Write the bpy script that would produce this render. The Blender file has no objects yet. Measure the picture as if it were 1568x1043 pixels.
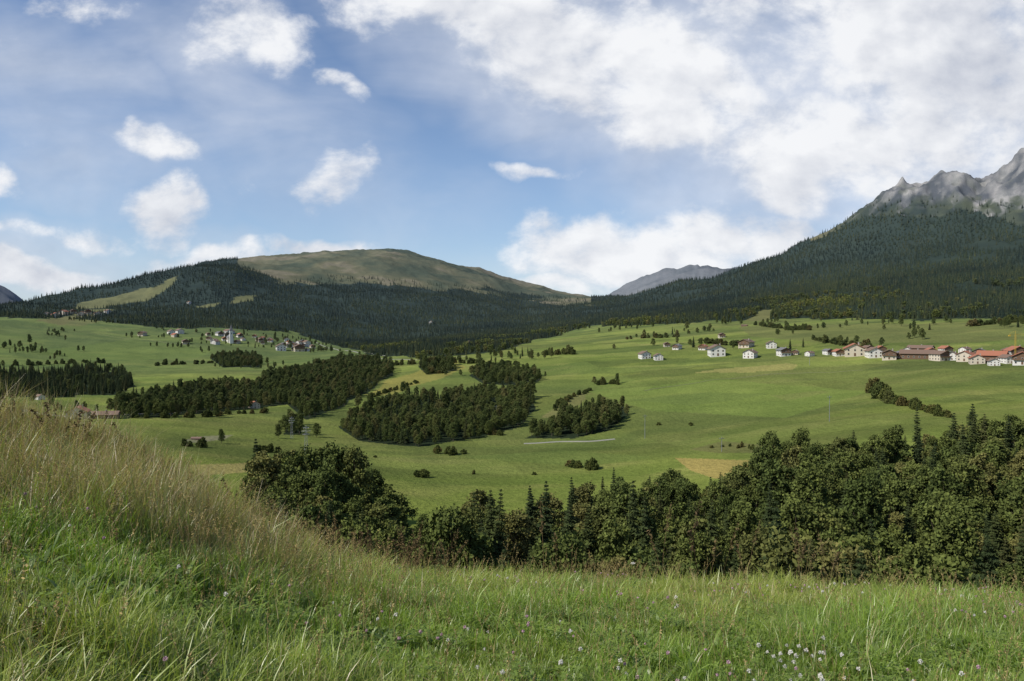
import bpy, math, numpy as np
from mathutils import Vector, Matrix
rng=np.random.default_rng(7)
S=bpy.context.scene
FP=1230.0; U0=784.0; V0=500.0
# ---------------------------------------------------------------- noise
def _h(ix,iy,seed):
    n=(ix.astype(np.int64)*374761393+iy.astype(np.int64)*668265263+seed*2147483647)&0x7fffffff
    n=((n^(n>>13))*1274126177)&0x7fffffff
    return ((n^(n>>16))&0xffff)/65535.0
def vn(x,y,seed=0):
    ix=np.floor(x);iy=np.floor(y);fx=x-ix;fy=y-iy
    fx=fx*fx*fx*(fx*(fx*6-15)+10);fy=fy*fy*fy*(fy*(fy*6-15)+10)
    a=_h(ix,iy,seed);b=_h(ix+1,iy,seed);c=_h(ix,iy+1,seed);d=_h(ix+1,iy+1,seed)
    return (a*(1-fx)+b*fx)*(1-fy)+(c*(1-fx)+d*fx)*fy
def fbm(x,y,o=4,seed=0,ridged=False):
    s=0;a=1.0;t=0
    for i in range(o):
        n=vn(x+i*17.3,y-i*9.1,seed+i)*2-1
        if ridged: n=1-2*np.abs(n)
        s=s+a*n;t+=a;a*=0.5
        x,y=(x*0.8+y*0.6)*2.03,(-x*0.6+y*0.8)*2.03
    return s/t
def sm(a,b,x):
    t=np.clip((x-a)/(b-a),0,1);return t*t*(3-2*t)
# ---------------------------------------------------------------- terrain layers
CU=np.array([-600,0,200,400,520,650,800,950,1100,1250,1400,1568,2200],float)
crest=[(-600,574),(0,670),(60,682),(100,692),(200,724),(300,776),(390,830),(500,868),(600,886),(700,895),(800,900),(1000,907),(1200,914),(1400,924),(1568,932),(2200,950)]
def P(l): a=np.array(l,float); return a[:,0],a[:,1]
UG=np.arange(-900,2600,4.0)
def col(l,sm_=0):
    if isinstance(l,np.ndarray): y=np.interp(UG,CU,l)
    else: y=np.interp(UG,*P(l))
    if sm_:
        k=np.exp(-0.5*(np.arange(-60,61)*4/sm_)**2);k/=k.sum()
        y=np.convolve(np.pad(y,60,mode='edge'),k,mode='valid')
    return y
A=lambda *a: np.array(a,float)
ridgeA=[(-600,440),(0,474),(60,463),(150,446),(230,428),(310,411),(360,412),(400,425),(520,440),(650,452),(740,462),(800,474),(860,474),(905,466),(960,458),(1010,444),(1090,431),(1130,415),(1200,397),(1240,373),(1290,346),(1330,316),(1352,300),(1378,280),(1400,286),(1420,291),(1442,275),(1465,268),(1485,280),(1502,290),(1530,269),(1568,240),(1650,205),(1800,190),(2200,200)]
ridgeB=[(-600,480),(0,492),(250,470),(310,416),(400,406),(450,400),(520,391),(560,389),(590,387),(625,393),(650,399),(740,422),(800,441),(860,453),(905,462),(1000,475),(2200,470)]
far=[(-600,400),(-100,410),(-20,432),(10,447),(35,468),(60,485),(860,480),(915,460),(960,440),(1000,425),(1050,413),(1120,416),(1170,410),(1200,392),(1215,378),(1235,371),(1300,400),(1568,450),(2200,450)]
LR=[ # (r, vlist, smoothing)
 (100,A(*[1050]*13),0),
 (150,A(*[930]*13),0),
 (200,A(850,850,850,853,856,860,860,852,842,830,820,815,815),60),
 (250,A(760,760,770,790,800,812,812,800,790,780,770,765,760),60),
 (350,A(700,700,705,722,732,745,745,732,716,700,690,684,680),60),
 (450,A(665,665,668,680,688,695,693,682,668,652,640,634,630),60),
 (600,A(640,640,640,645,648,642,635,625,613,604,596,590,585),60),
 (800,A(618,615,610,606,604,592,580,568,560,553,548,545,540),60),
 (1000,A(600,595,588,580,570,556,545,532,524,516,510,505,500),60),
 (1300,A(562,560,562,558,552,537,528,514,502,493,487,480,470),60),
 (1700,A(526,523,526,529,538,531,520,500,481,467,457,447,430),60),
 (2100,A(492,490,494,504,524,525,513,489,463,440,424,410,400),50),
 (2600,A(480,482,480,478,492,500,498,482,452,412,386,360,345),40),
 (3300,ridgeA,2),(4800,ridgeB,6),
 (6200,A(*[492]*13),0),(8000,far,4),(11000,A(*[490]*13),0),(22000,A(*[497]*13),0)]
Rk=[1.0,6.0,13.0,20.0,50.0]+[l[0] for l in LR]
RkL=np.log(np.array(Rk))
crv=col(crest,25)
VK=[col(l[1],l[2]) for l in LR]
def u_of(th):
    t=np.clip(th,-0.93,0.87); return U0+FP*np.tan(t)
def Hb(th,r):
    u=u_of(th); c=np.cos(np.clip(th,-0.93,0.87)); lr=np.log(np.maximum(r,1.0))
    K=len(Rk); Z=np.empty((K,)+u.shape)
    z13=-(np.interp(u,UG,crv)-V0)/FP*13*c
    z13=np.maximum(z13,-5.2)
    Z[0]=-1.62+0.03*(z13+1.6); Z[1]=-1.65+(z13+1.65)*0.36; Z[2]=z13; Z[3]=z13-4.6
    Z[4]=-24+0*u
    for i,(l,v) in enumerate(zip(LR,VK)):
        Z[5+i]=-(np.interp(u,UG,v)-V0)/FP*l[0]*c
    h=np.diff(RkL); d=np.diff(Z,axis=0)/h.reshape((-1,)+(1,)*u.ndim)
    m=np.zeros_like(Z)
    for k in range(1,K-1):
        w1=2*h[k]+h[k-1];w2=h[k]+2*h[k-1]
        a=d[k-1];b=d[k];ok=a*b>0
        den=np.where(ok,w1/np.where(ok,a,1)+w2/np.where(ok,b,1),1)
        m[k]=np.where(ok,(w1+w2)/den,0)
    m[0]=d[0];m[-1]=d[-1]
    k=np.clip(np.searchsorted(RkL,lr,side='right')-1,0,K-2)
    g=lambda M:np.take_along_axis(M,k[None],axis=0)[0]
    g1=lambda M:np.take_along_axis(M,(k+1)[None],axis=0)[0]
    hh=h[k];t=np.clip((lr-RkL[k])/hh,0,1)
    return (2*t**3-3*t**2+1)*g(Z)+(t**3-2*t**2+t)*hh*g(m)+(-2*t**3+3*t**2)*g1(Z)+(t**3-t**2)*hh*g1(m)
def H(x,y):
    x=np.asarray(x,float);y=np.asarray(y,float)
    r=np.hypot(x,y);th=np.arctan2(x,y);z=Hb(th,r)
    u=u_of(th)
    z=z+0.05*fbm(x/1.4,y/1.4,3,1)*sm(1,4,r)*(1-sm(30,60,r))
    z=z+fbm(x/85,y/85,4,5)*(0.4*sm(30,120,r)+3.2*sm(250,600,r))
    a2=10*sm(1100,2200,r)+26*sm(2200,3600,r)
    z=z+fbm(x/420,y/420,5,11,True)*a2*(1-0.55*sm(3100,3300,r)*(1-sm(3500,4200,r)))
    rk=sm(1230,1330,u)*sm(2650,3050,r)*(1-sm(4200,5200,r))
    att=1-0.6*sm(3050,3250,r)*(1-sm(3400,3700,r))
    z=z+rk*(att*(fbm(x/230,y/230,6,31,True)*62+fbm(x/60,y/60,3,35,True)*16)-20)
    z=z+sm(6500,7500,r)*fbm(x/500,y/500,5,33,True)*50
    return z
def uv(x,y,z=None):
    if z is None: z=H(x,y)
    r=np.hypot(x,y);th=np.arctan2(x,y)
    thc=np.clip(th,-0.93,0.87)
    return u_of(th),V0-z*FP/(r*np.cos(thc)),r,z
def place(u,v,rmin=230,rmax=6000):
    th=math.atan((u-U0)/FP);rs=np.exp(np.linspace(math.log(rmin),math.log(rmax),1500))
    x=rs*math.sin(th);y=rs*math.cos(th);z=H(x,y);vg=V0-z*FP/y
    i=int(np.argmax(vg<=v))
    if not (vg<=v).any(): i=len(rs)-1
    return x[i],y[i],z[i],rs[i]
def inpoly(u,v,poly):
    ins=np.zeros(u.shape,bool);n=len(poly)
    for i in range(n):
        x1,y1=poly[i];x2,y2=poly[(i+1)%n]
        if y1==y2: continue
        c=((y1>v)!=(y2>v))&(u<(x2-x1)*(v-y1)/(y2-y1)+x1)
        ins^=c
    return ins
# ---------------------------------------------------------------- zones
FL=P([(-600,480),(0,486),(100,489),(200,497),(320,502),(450,508),(560,542),(640,549),(770,537),(830,520),(905,499),(1000,497),(1100,492),(1200,490),(1400,490),(1568,488),(2200,490)])
AL=P([(-600,300),(352,300),(366,410),(400,424),(440,440),(500,430),(560,432),(640,440),(700,444),(760,454),(860,463),(905,467),(906,300),(1230,300),(1240,366),(1290,350),(1330,336),(1400,332),(1470,328),(1520,332),(1568,342),(2200,340)])
NF=P([(-600,2000),(372,2000),(380,790),(400,775),(540,775),(590,805),(620,862),(700,868),(840,862),(870,832),(940,812),(960,795),(1060,790),(1090,800),(1150,795),(1175,755),(1230,738),(1400,728),(1568,724),(2200,720)])
POL={
'f1':[(518,655),(550,676),(640,683),(740,668),(790,656),(820,628),(815,600),(760,600),(700,606),(600,616),(540,636)],
'f2':[(803,672),(880,673),(935,662),(964,636),(955,622),(905,622),(865,640),(845,652)],
'f3':[(185,640),(330,634),(440,620),(470,645),(530,622),(560,602),(600,575),(602,560),(540,552),(480,560),(450,575),(380,590),(300,598),(225,606),(175,625)],
'f4':[(-500,606),(0,608),(180,606),(207,592),(190,572),(120,566),(0,570),(-500,568)],
'f5':[(715,573),(740,566),(800,570),(832,580),(800,592),(740,588)],
'f6':[(640,560),(690,558),(700,566),(650,572)],
'f7':[(320,548),(360,545),(400,550),(395,562),(340,562)],
'f8':[(436,668),(462,668),(462,652),(440,650)]}
CLR=[[(110,472),(170,456),(240,436),(262,438),(228,462),(160,476)],[(296,466),(330,459),(328,469),(298,471)],[(345,463),(360,453),(392,450),(385,463)],[(1135,492),(1165,474),(1182,474),(1175,492)],[(60,494),(120,478),(150,480),(100,500)],
 [(225,446),(250,425),(268,420),(262,436)]]
def zones(x,y):
    u,v,r,z=uv(x,y)
    w=fbm(x/60,y/60,3,41); w2=fbm(x/250,y/250,4,43)
    vj=v+w*4; uj=u+w*6
    near=(r>75)&(r<360)&(v+w*6>np.interp(u,*NF))&(u>374)
    mid=np.zeros(u.shape,bool)
    for k in POL: mid|=inpoly(uj,vj,POL[k])
    mid&=(r>300)&(r<1500)
    mtn=(vj+w2*3<np.interp(u,*FL))&(r>950)&(r<6000)
    for p in CLR: mtn&=~inpoly(uj+w2*14,vj+w2*5,p)
    alp=((v+w2*14+w*5)<np.interp(u,*AL))&(r>2400)
    return dict(u=u,v=v,r=r,z=z,near=near,mid=mid,mtn=mtn&~alp,alp=alp,w=w,w2=w2)
# ---------------------------------------------------------------- materials
def newmat(name):
    m=bpy.data.materials.new(name);m.use_nodes=True;nt=m.node_tree;nt.nodes.clear();return m,nt
class N:
    def __init__(s,nt): s.nt=nt
    def __call__(s,t,**k):
        n=s.nt.nodes.new(t)
        for a,b in k.items(): setattr(n,a,b)
        return n
    def L(s,a,b): s.nt.links.new(a,b)
    def sv(s,node,i,val):
        if hasattr(val,'is_output') : s.L(val,node.inputs[i])
        else: node.inputs[i].default_value=val
    def math(s,op,a,b=0.0,clamp=False,c=None):
        n=s('ShaderNodeMath',operation=op,use_clamp=clamp);s.sv(n,0,a);s.sv(n,1,b)
        if c is not None: s.sv(n,2,c)
        return n.outputs[0]
    def vmath(s,op,a,b=(0,0,0)):
        n=s('ShaderNodeVectorMath',operation=op);s.sv(n,0,a);s.sv(n,1,b);return n
    def mix(s,f,a,b,bt='MIX'):
        n=s('ShaderNodeMix',data_type='RGBA',blend_type=bt)
        s.sv(n,0,f)
        for i,v in ((6,a),(7,b)):
            if hasattr(v,'is_output'): s.L(v,n.inputs[i])
            else: n.inputs[i].default_value=tuple(v)+((1,) if len(v)==3 else ())
        return n.outputs[2]
    def noise(s,vec,scale,detail=4,rough=0.5,dist=0.0):
        n=s('ShaderNodeTexNoise');
        if vec is not None: s.L(vec,n.inputs['Vector'])
        n.inputs['Scale'].default_value=scale;n.inputs['Detail'].default_value=detail;n.inputs['Roughness'].default_value=rough;n.inputs['Distortion'].default_value=dist
        return n.outputs['Fac']
    def mr(s,v,a,b,c=0.0,d=1.0,smooth=False):
        n=s('ShaderNodeMapRange');
        if smooth:n.interpolation_type='SMOOTHSTEP'
        s.sv(n,0,v);n.inputs[1].default_value=a;n.inputs[2].default_value=b;n.inputs[3].default_value=c;n.inputs[4].default_value=d
        return n.outputs[0]
HAZE_TINT=(0.12,0.17,0.25)
def painted_haze(n,col,dist=15000.0):  # aerial haze painted into the base colour, stronger with distance from origin
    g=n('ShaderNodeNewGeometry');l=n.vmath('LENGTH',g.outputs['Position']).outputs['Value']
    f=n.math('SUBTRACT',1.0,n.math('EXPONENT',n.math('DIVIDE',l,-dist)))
    return n.mix(f,col,HAZE_TINT)
def simple(name,c,rough=0.8,var=0.15,scale=2.0,metal=0,hz=False):
    m,nt=newmat(name);n=N(nt);o=n('ShaderNodeOutputMaterial');b=n('ShaderNodeBsdfPrincipled')
    g=n('ShaderNodeTexCoord');nz=n.noise(g.outputs['Object'],scale,3,0.6)
    c1=tuple(min(1,x*(1-var)) for x in c);c2=tuple(min(1,x*(1+var)) for x in c)
    cc=n.mix(nz,c1,c2)
    n.L(cc,b.inputs['Base Color']);b.inputs['Roughness'].default_value=rough;b.inputs['Metallic'].default_value=metal
    n.L(b.outputs[0],o.inputs[0]);return m
def foliage(name,cA,cB,cC=None,transl=0.25,useattr=None,hz=True,rough=0.7,colattr=None,region=False):
    m,nt=newmat(name);n=N(nt);o=n('ShaderNodeOutputMaterial')
    if colattr:
        a=n('ShaderNodeAttribute',attribute_name=colattr);c=a.outputs['Color']
    else:
        oi=n('ShaderNodeObjectInfo')
        c=n.mix(oi.outputs['Random'],cA,cB)
        if cC is not None:
            f=n.math('FRACT',n.math('MULTIPLY',oi.outputs['Random'],7.31))
            c=n.mix(n.mr(f,0.72,1.0),c,cC)
    if useattr:
        a=n('ShaderNodeAttribute',attribute_name=useattr)
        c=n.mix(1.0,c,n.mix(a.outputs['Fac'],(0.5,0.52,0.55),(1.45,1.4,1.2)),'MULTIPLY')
    if region:
        g=n('ShaderNodeNewGeometry');f=n.mr(n.noise(g.outputs['Position'],.0035,2,.6),.35,.65)
        c=n.mix(1.0,c,n.mix(f,(.75,.78,.85),(1.8,1.6,1.1)),'MULTIPLY')
    if hz: c=painted_haze(n,c)  # distance haze painted into the leaf colour
    d=n('ShaderNodeBsdfDiffuse')
    n.L(c,d.inputs[0])
    out=d.outputs[0]
    if transl>0:
        t=n('ShaderNodeBsdfTranslucent');mx=n('ShaderNodeMixShader')
        n.L(n.mix(1.0,c,(1.15,1.25,0.6),'MULTIPLY'),t.inputs[0]);mx.inputs[0].default_value=transl
        n.L(d.outputs[0],mx.inputs[1]);n.L(t.outputs[0],mx.inputs[2])
        out=mx.outputs[0]
    if rough<0.7:
        gl=n('ShaderNodeBsdfGlossy');gl.inputs[0].default_value=(1,1,1,1);gl.inputs[1].default_value=rough
        m2=n('ShaderNodeMixShader');m2.inputs[0].default_value=0.05;n.L(out,m2.inputs[1]);n.L(gl.outputs[0],m2.inputs[2]);out=m2.outputs[0]
    n.L(out,o.inputs[0]);return m
# ---------------------------------------------------------------- mesh helper
def qmesh(name,V,Q,mats,mi=None,smooth=False,tint=None,tintname='tint',validate=True):
    me=bpy.data.meshes.new(name);V=np.asarray(V,np.float32);Q=np.asarray(Q,np.int32)
    me.vertices.add(len(V));me.vertices.foreach_set('co',V.ravel())
    me.loops.add(Q.size);me.loops.foreach_set('vertex_index',Q.ravel())
    me.polygons.add(len(Q));me.polygons.foreach_set('loop_start',np.arange(0,Q.size,Q.shape[1],dtype=np.int32))
    for m in mats: me.materials.append(m)
    if mi is not None: me.polygons.foreach_set('material_index',np.asarray(mi,np.int32))
    me.polygons.foreach_set('use_smooth',np.full(len(Q),smooth))
    if tint is not None:
        a=me.attributes.new(tintname,'FLOAT','POINT');a.data.foreach_set('value',np.asarray(tint,np.float32))
    me.update(calc_edges=True)
    if validate: me.validate()
    return me
class Q:
    def __init__(s): s.V=[];s.F=[];s.M=[];s.T=[];s.n=0
    def add(s,V,F,m=0,t=0.5):
        V=np.asarray(V,float).reshape(-1,3);F=np.asarray(F,int)
        s.V.append(V);s.F.append(F+s.n);s.M.append(np.full(len(F),m));
        s.T.append(np.broadcast_to(np.asarray(t,float),(len(V),)));s.n+=len(V)
    def tube(s,p,q,r1,r2,k=6,m=0):
        p=np.array(p,float);q=np.array(q,float);d=q-p;d/=np.linalg.norm(d)+1e-9
        a=np.cross(d,[0.3,0.9,0.1]);a/=np.linalg.norm(a);b=np.cross(d,a);an=np.linspace(0,2*np.pi,k,endpoint=False)
        ring=np.cos(an)[:,None]*a+np.sin(an)[:,None]*b
        i=np.arange(k);j=(i+1)%k
        s.add(np.vstack([p+ring*r1,q+ring*r2]),np.stack([i,j,j+k,i+k],1),m)
    def box(s,x0,x1,y0,y1,z0,z1,m=0):
        V=[(x,y,z) for z in (z0,z1) for y in (y0,y1) for x in (x0,x1)]
        s.add(V,[(0,2,3,1),(4,5,7,6),(0,1,5,4),(2,6,7,3),(0,4,6,2),(1,3,7,5)],m)
    def leaves(s,C,size,m=0,t=0.5,nrm=None,asp=0.6):
        n=len(C);a=rng.normal(size=(n,3));a/=np.linalg.norm(a,axis=1)[:,None]
        b=np.cross(a,rng.normal(size=(n,3)));b/=np.linalg.norm(b,axis=1)[:,None]
        sz=np.asarray(size).reshape(-1,1)*np.ones((n,1))
        V=np.stack([C-a*sz,C-b*sz*asp*0.9+a*sz*.1,C+a*sz,C+b*sz*asp],1).reshape(-1,3)
        F=np.arange(4*n).reshape(n,4);s.add(V,F,m,np.repeat(np.broadcast_to(t,(n,)),4))
    def mesh(s,name,mats,smooth=False):
        return qmesh(name,np.vstack(s.V),np.vstack(s.F),mats,np.concatenate(s.M),smooth,np.concatenate(s.T))
def obj(name,me,loc=(0,0,0),rz=0,sc=1,parent=None,link=True):
    o=bpy.data.objects.new(name,me);o.location=loc;o.rotation_euler=(0,0,rz);o.scale=(sc,sc,sc) if np.isscalar(sc) else sc
    if link: S.collection.objects.link(o)
    if parent: o.parent=parent
    return o
# ---------------------------------------------------------------- terrain mesh
R=np.concatenate([np.geomspace(1.0,60,130,endpoint=False),np.geomspace(60,200,50,endpoint=False),np.geomspace(200,2200,400,endpoint=False),np.geomspace(2200,5500,300,endpoint=False),np.geomspace(5500,22000,70)])
th=np.concatenate([np.linspace(-math.pi,-0.66,50,endpoint=False),np.linspace(-0.66,0.66,900),np.linspace(0.66,math.pi,51)[1:]])
TH,RR=np.meshgrid(th,R)
X=RR*np.sin(TH);Y=RR*np.cos(TH)
Zn=zones(X,Y);Z=Zn['z']
back=sm(2.2,3.1,np.abs(TH));zm=0.5*(Z[:,:1]+Z[:,-1:]);Z=Z*(1-back)+zm*back
u,v,r,w,w2=Zn['u'],Zn['v'],Zn['r'],Zn['w'],Zn['w2']
def C(*c): return np.array(c)
def lerp(a,b,t): return a+(b-a)*t[...,None]
n1=fbm(X/190+Y/900,Y/34,3,51)*0.5+0.5
n2=fbm(X/45,Y/18,4,52)*0.5+0.5
n3=fbm(X/130+3,Y/50,3,77)
n4=fbm(X/330+3,Y/150,3,78)
cl=lerp(C(.125,.170,.032),C(.225,.260,.055),np.clip(n1*1.5-.25,0,1))
cl=lerp(cl,C(.27,.26,.08),np.clip(n2*2.2-1.05,0,1)*.7)
cl=lerp(cl,C(.095,.130,.030),sm(.05,.12,n3)*.6)
cl=lerp(cl,C(.105,.125,.035),sm(.0,.35,n4)*.5)
par=vn(np.floor(X/95+Y/400)*1.0,np.floor(Y/42+X/260)*1.0,120)
cl=cl*(0.85+0.30*par)[...,None]
lp=(1-sm(560,640,u))*sm(1000,1250,r)
cl=lerp(cl,C(.10,.145,.042),lp*.5)
OCH=[([(1065,572),(1130,563),(1205,556),(1222,558),(1210,566),(1110,572)],C(.31,.28,.09),.75),
([(1035,702),(1155,706),(1160,725),(1100,735),(1060,722)],C(.33,.26,.08),.9),
([(290,713),(405,706),(400,722),(300,731)],C(.30,.25,.09),.8),
([(556,606),(615,575),(700,552),(712,562),(640,590),(600,606)],C(.28,.25,.06),.7),
([(275,672),(310,668),(360,667),(340,673),(290,677)],C(.25,.23,.15),.6),
([(1060,690),(1110,678),(1190,684),(1180,694),(1100,695)],C(.14,.13,.05),.6),
([(1180,606),(1260,598),(1270,602),(1200,612)],C(.2,.16,.07),.5),
([(830,640),(855,620),(905,600),(900,612),(850,640)],C(.2,.18,.07),.6),
([(1480,655),(1600,640),(1600,652),(1500,668)],C(.2,.19,.07),.5),
([(900,600),(1100,580),(1330,600),(1200,640),(1000,630)],C(.17,.235,.045),.5),
([(960,612),(1080,600),(1180,604),(1060,622)],C(.12,.16,.04),.5),
([(700,700),(860,690),(1000,700),(900,716)],C(.13,.175,.04),.5),
([(1130,500),(1568,492),(1568,520),(1300,528),(1150,515)],C(.15,.155,.05),.6),
([(60,492),(150,478),(200,482),(120,500)],C(.18,.17,.06),.6),
([(60,540),(200,520),(330,536),(300,548),(120,552)],C(.14,.19,.04),.6),
([(920,478),(1030,470),(1030,478)],C(.2,.2,.1),.5)]
for p,c,f in OCH: cl=lerp(cl,c,inpoly(u+w*8,v+w*3,p)*f*(r<2500)*1.0)
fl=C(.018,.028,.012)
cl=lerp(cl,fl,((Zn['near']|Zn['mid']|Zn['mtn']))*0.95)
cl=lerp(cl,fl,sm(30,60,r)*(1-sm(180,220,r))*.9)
for p in CLR: cl=lerp(cl,C(.17,.16,.055),inpoly(u+w*6+w2*14,v+w*4+w2*5,p)*.8)
alp=Zn['alp'];ga=fbm(X/160,Y/160,5,61)*.5+.5
ac=lerp(C(.070,.082,.030),C(.18,.16,.065),np.clip(ga*2.4-.7,0,1))
rgt=sm(1235,1300,u)
strk=fbm(TH*95+w*1.2,np.log(RR)*7,4,66);fine=fbm(X/35,Y/35,4,67)
ac=lerp(ac,lerp(C(.024,.034,.018),C(.080,.088,.040),np.clip(ga*2-.6+fine*.6,0,1)),rgt)
vv_=v+w2*22+w*10
rocky=np.clip(sm(322,300,vv_)+sm(350,310,vv_)*sm(.03,.25,strk)*.9+sm(365,335,vv_)*sm(.25,.42,strk)*.7,0,1)*rgt
rocky=rocky*(1-.75*sm(.0,.35,fine+strk*.5-.12)*sm(262,306,v))
rockc=lerp(C(.085,.088,.092),C(.36,.345,.32),np.clip((fbm(X/40,Y/40,4,63)*.5+.5)*2.1-.6+strk*.6,0,1))
ac=lerp(ac,rockc,rocky)
ac=lerp(ac,C(.24,.20,.13),np.where(u<1200,np.clip((ga-.6)*4,0,.5),0))
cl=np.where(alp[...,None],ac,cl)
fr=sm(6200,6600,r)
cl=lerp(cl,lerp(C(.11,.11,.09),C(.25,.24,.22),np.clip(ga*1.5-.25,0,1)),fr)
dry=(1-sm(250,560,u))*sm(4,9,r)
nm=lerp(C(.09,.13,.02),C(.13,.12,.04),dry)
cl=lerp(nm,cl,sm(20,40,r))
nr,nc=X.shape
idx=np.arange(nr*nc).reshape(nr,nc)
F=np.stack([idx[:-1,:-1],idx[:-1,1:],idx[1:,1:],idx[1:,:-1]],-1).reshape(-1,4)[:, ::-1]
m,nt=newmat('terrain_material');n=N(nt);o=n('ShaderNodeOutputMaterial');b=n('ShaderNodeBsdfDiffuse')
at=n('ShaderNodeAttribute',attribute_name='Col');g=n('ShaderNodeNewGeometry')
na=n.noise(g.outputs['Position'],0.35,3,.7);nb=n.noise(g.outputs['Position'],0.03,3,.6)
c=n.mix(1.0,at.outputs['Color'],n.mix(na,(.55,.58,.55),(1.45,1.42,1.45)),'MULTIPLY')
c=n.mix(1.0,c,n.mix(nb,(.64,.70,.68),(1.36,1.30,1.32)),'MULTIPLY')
c=painted_haze(n,c);n.L(c,b.inputs[0])  # terrain colour gets the painted distance haze as well
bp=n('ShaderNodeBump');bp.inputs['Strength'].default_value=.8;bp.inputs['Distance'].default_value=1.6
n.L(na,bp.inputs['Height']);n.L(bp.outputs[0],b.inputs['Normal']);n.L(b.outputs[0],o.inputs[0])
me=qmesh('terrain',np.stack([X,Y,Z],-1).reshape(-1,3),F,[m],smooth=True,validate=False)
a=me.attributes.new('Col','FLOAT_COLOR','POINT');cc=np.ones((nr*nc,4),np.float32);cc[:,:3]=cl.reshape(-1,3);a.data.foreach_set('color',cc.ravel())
obj('terrain',me)
# ---------------------------------------------------------------- scatter
def collection(name,objs):
    c=bpy.data.collections.new(name)
    for o in objs: c.objects.link(o)
    return c
def scatter(name,P3,rz,sc,ix,coll,tilt=None):
    me=bpy.data.meshes.new(name);k=len(P3);me.vertices.add(k);me.vertices.foreach_set('co',np.asarray(P3,np.float32).ravel())
    rot=np.zeros((k,3),np.float32);rot[:,2]=rz
    if tilt is not None: rot[:,:2]=tilt
    a=me.attributes.new('rt','FLOAT_VECTOR','POINT');a.data.foreach_set('vector',rot.ravel())
    a=me.attributes.new('sc','FLOAT_VECTOR','POINT');sc=np.asarray(sc,np.float32);sc=np.repeat(sc[:,None],3,1) if sc.ndim==1 else sc;a.data.foreach_set('vector',sc.ravel())
    a=me.attributes.new('ix','INT','POINT');a.data.foreach_set('value',np.asarray(ix,np.int32))
    ob=obj(name,me)
    ng=bpy.data.node_groups.new(name+'_nodes','GeometryNodeTree')
    ng.interface.new_socket('Geometry',in_out='INPUT',socket_type='NodeSocketGeometry');ng.interface.new_socket('Geometry',in_out='OUTPUT',socket_type='NodeSocketGeometry')
    gi=ng.nodes.new('NodeGroupInput');go=ng.nodes.new('NodeGroupOutput');ip=ng.nodes.new('GeometryNodeInstanceOnPoints');ci=ng.nodes.new('GeometryNodeCollectionInfo')
    ci.inputs['Collection'].default_value=coll;ci.inputs['Separate Children'].default_value=True;ci.inputs['Reset Children'].default_value=True
    def na(nm,t):
        x=ng.nodes.new('GeometryNodeInputNamedAttribute');x.data_type=t;x.inputs[0].default_value=nm;return x.outputs[0]
    Lk=ng.links.new
    Lk(gi.outputs[0],ip.inputs['Points']);Lk(ci.outputs[0],ip.inputs['Instance']);ip.inputs['Pick Instance'].default_value=True
    Lk(na('ix','INT'),ip.inputs['Instance Index']);Lk(na('rt','FLOAT_VECTOR'),ip.inputs['Rotation']);Lk(na('sc','FLOAT_VECTOR'),ip.inputs['Scale'])
    Lk(ip.outputs[0],go.inputs[0])
    md=ob.modifiers.new('instances','NODES');md.node_group=ng
    return ob
# ---------------------------------------------------------------- trees
bark=simple('bark',(.09,.07,.05),.95,.3,3)
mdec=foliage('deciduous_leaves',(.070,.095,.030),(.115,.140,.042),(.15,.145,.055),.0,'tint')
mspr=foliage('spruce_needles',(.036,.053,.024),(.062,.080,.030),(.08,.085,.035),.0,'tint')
mbush=foliage('bush_leaves',(.065,.085,.025),(.10,.115,.032),(.13,.11,.04),.0,'tint')
mfar=foliage('far_needles',(.022,.036,.019),(.042,.056,.023),(.06,.068,.028),.0,'tint',region=True)
mfard=foliage('far_leaves',(.060,.082,.024),(.090,.11,.03),(.11,.11,.04),.0,'tint',region=True)
def deciduous(name,h=15,rad=4.2,nl=13,slim=1.0,lv=11,cl_=34,leaf=.30,base=.2,mat=None):
    q=Q()
    q.tube((0,0,-1),(0.1,0,h*.35),.30,.2,7,1);q.tube((.1,0,h*.35),(0.2,.1,h*.7),.2,.08,6,1)
    for i in range(nl):
        f=(i+.5)/nl;z=h*(base+(.92-base)*f);prof=math.sin(math.pi*min(1,(.18+f*.76)))**.65
        an=i*2.4+rng.uniform(-.4,.4);rr=rad*prof*rng.uniform(.3,.78)*slim
        c=np.array([math.cos(an)*rr,math.sin(an)*rr,z]);lr=rad*rng.uniform(.30,.50)*(1-.3*f)
        q.tube((.1,0,h*(.2+.4*f)),c,.09,.03,5,1)
        k=cl_;d=rng.normal(size=(k,3));d/=np.linalg.norm(d,axis=1)[:,None];d[:,2]=np.where(d[:,2]<-.5,-d[:,2],d[:,2])
        cc=c+d*lr*rng.uniform(.65,1.25,(k,1))*np.array([1,1,.95])
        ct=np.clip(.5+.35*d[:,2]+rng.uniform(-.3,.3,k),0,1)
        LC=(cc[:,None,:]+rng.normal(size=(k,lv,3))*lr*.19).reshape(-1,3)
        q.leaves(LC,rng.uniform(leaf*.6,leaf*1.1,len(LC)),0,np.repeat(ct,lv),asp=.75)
    return obj(name,q.mesh(name,[mat or mdec,bark]),link=False)
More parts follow.
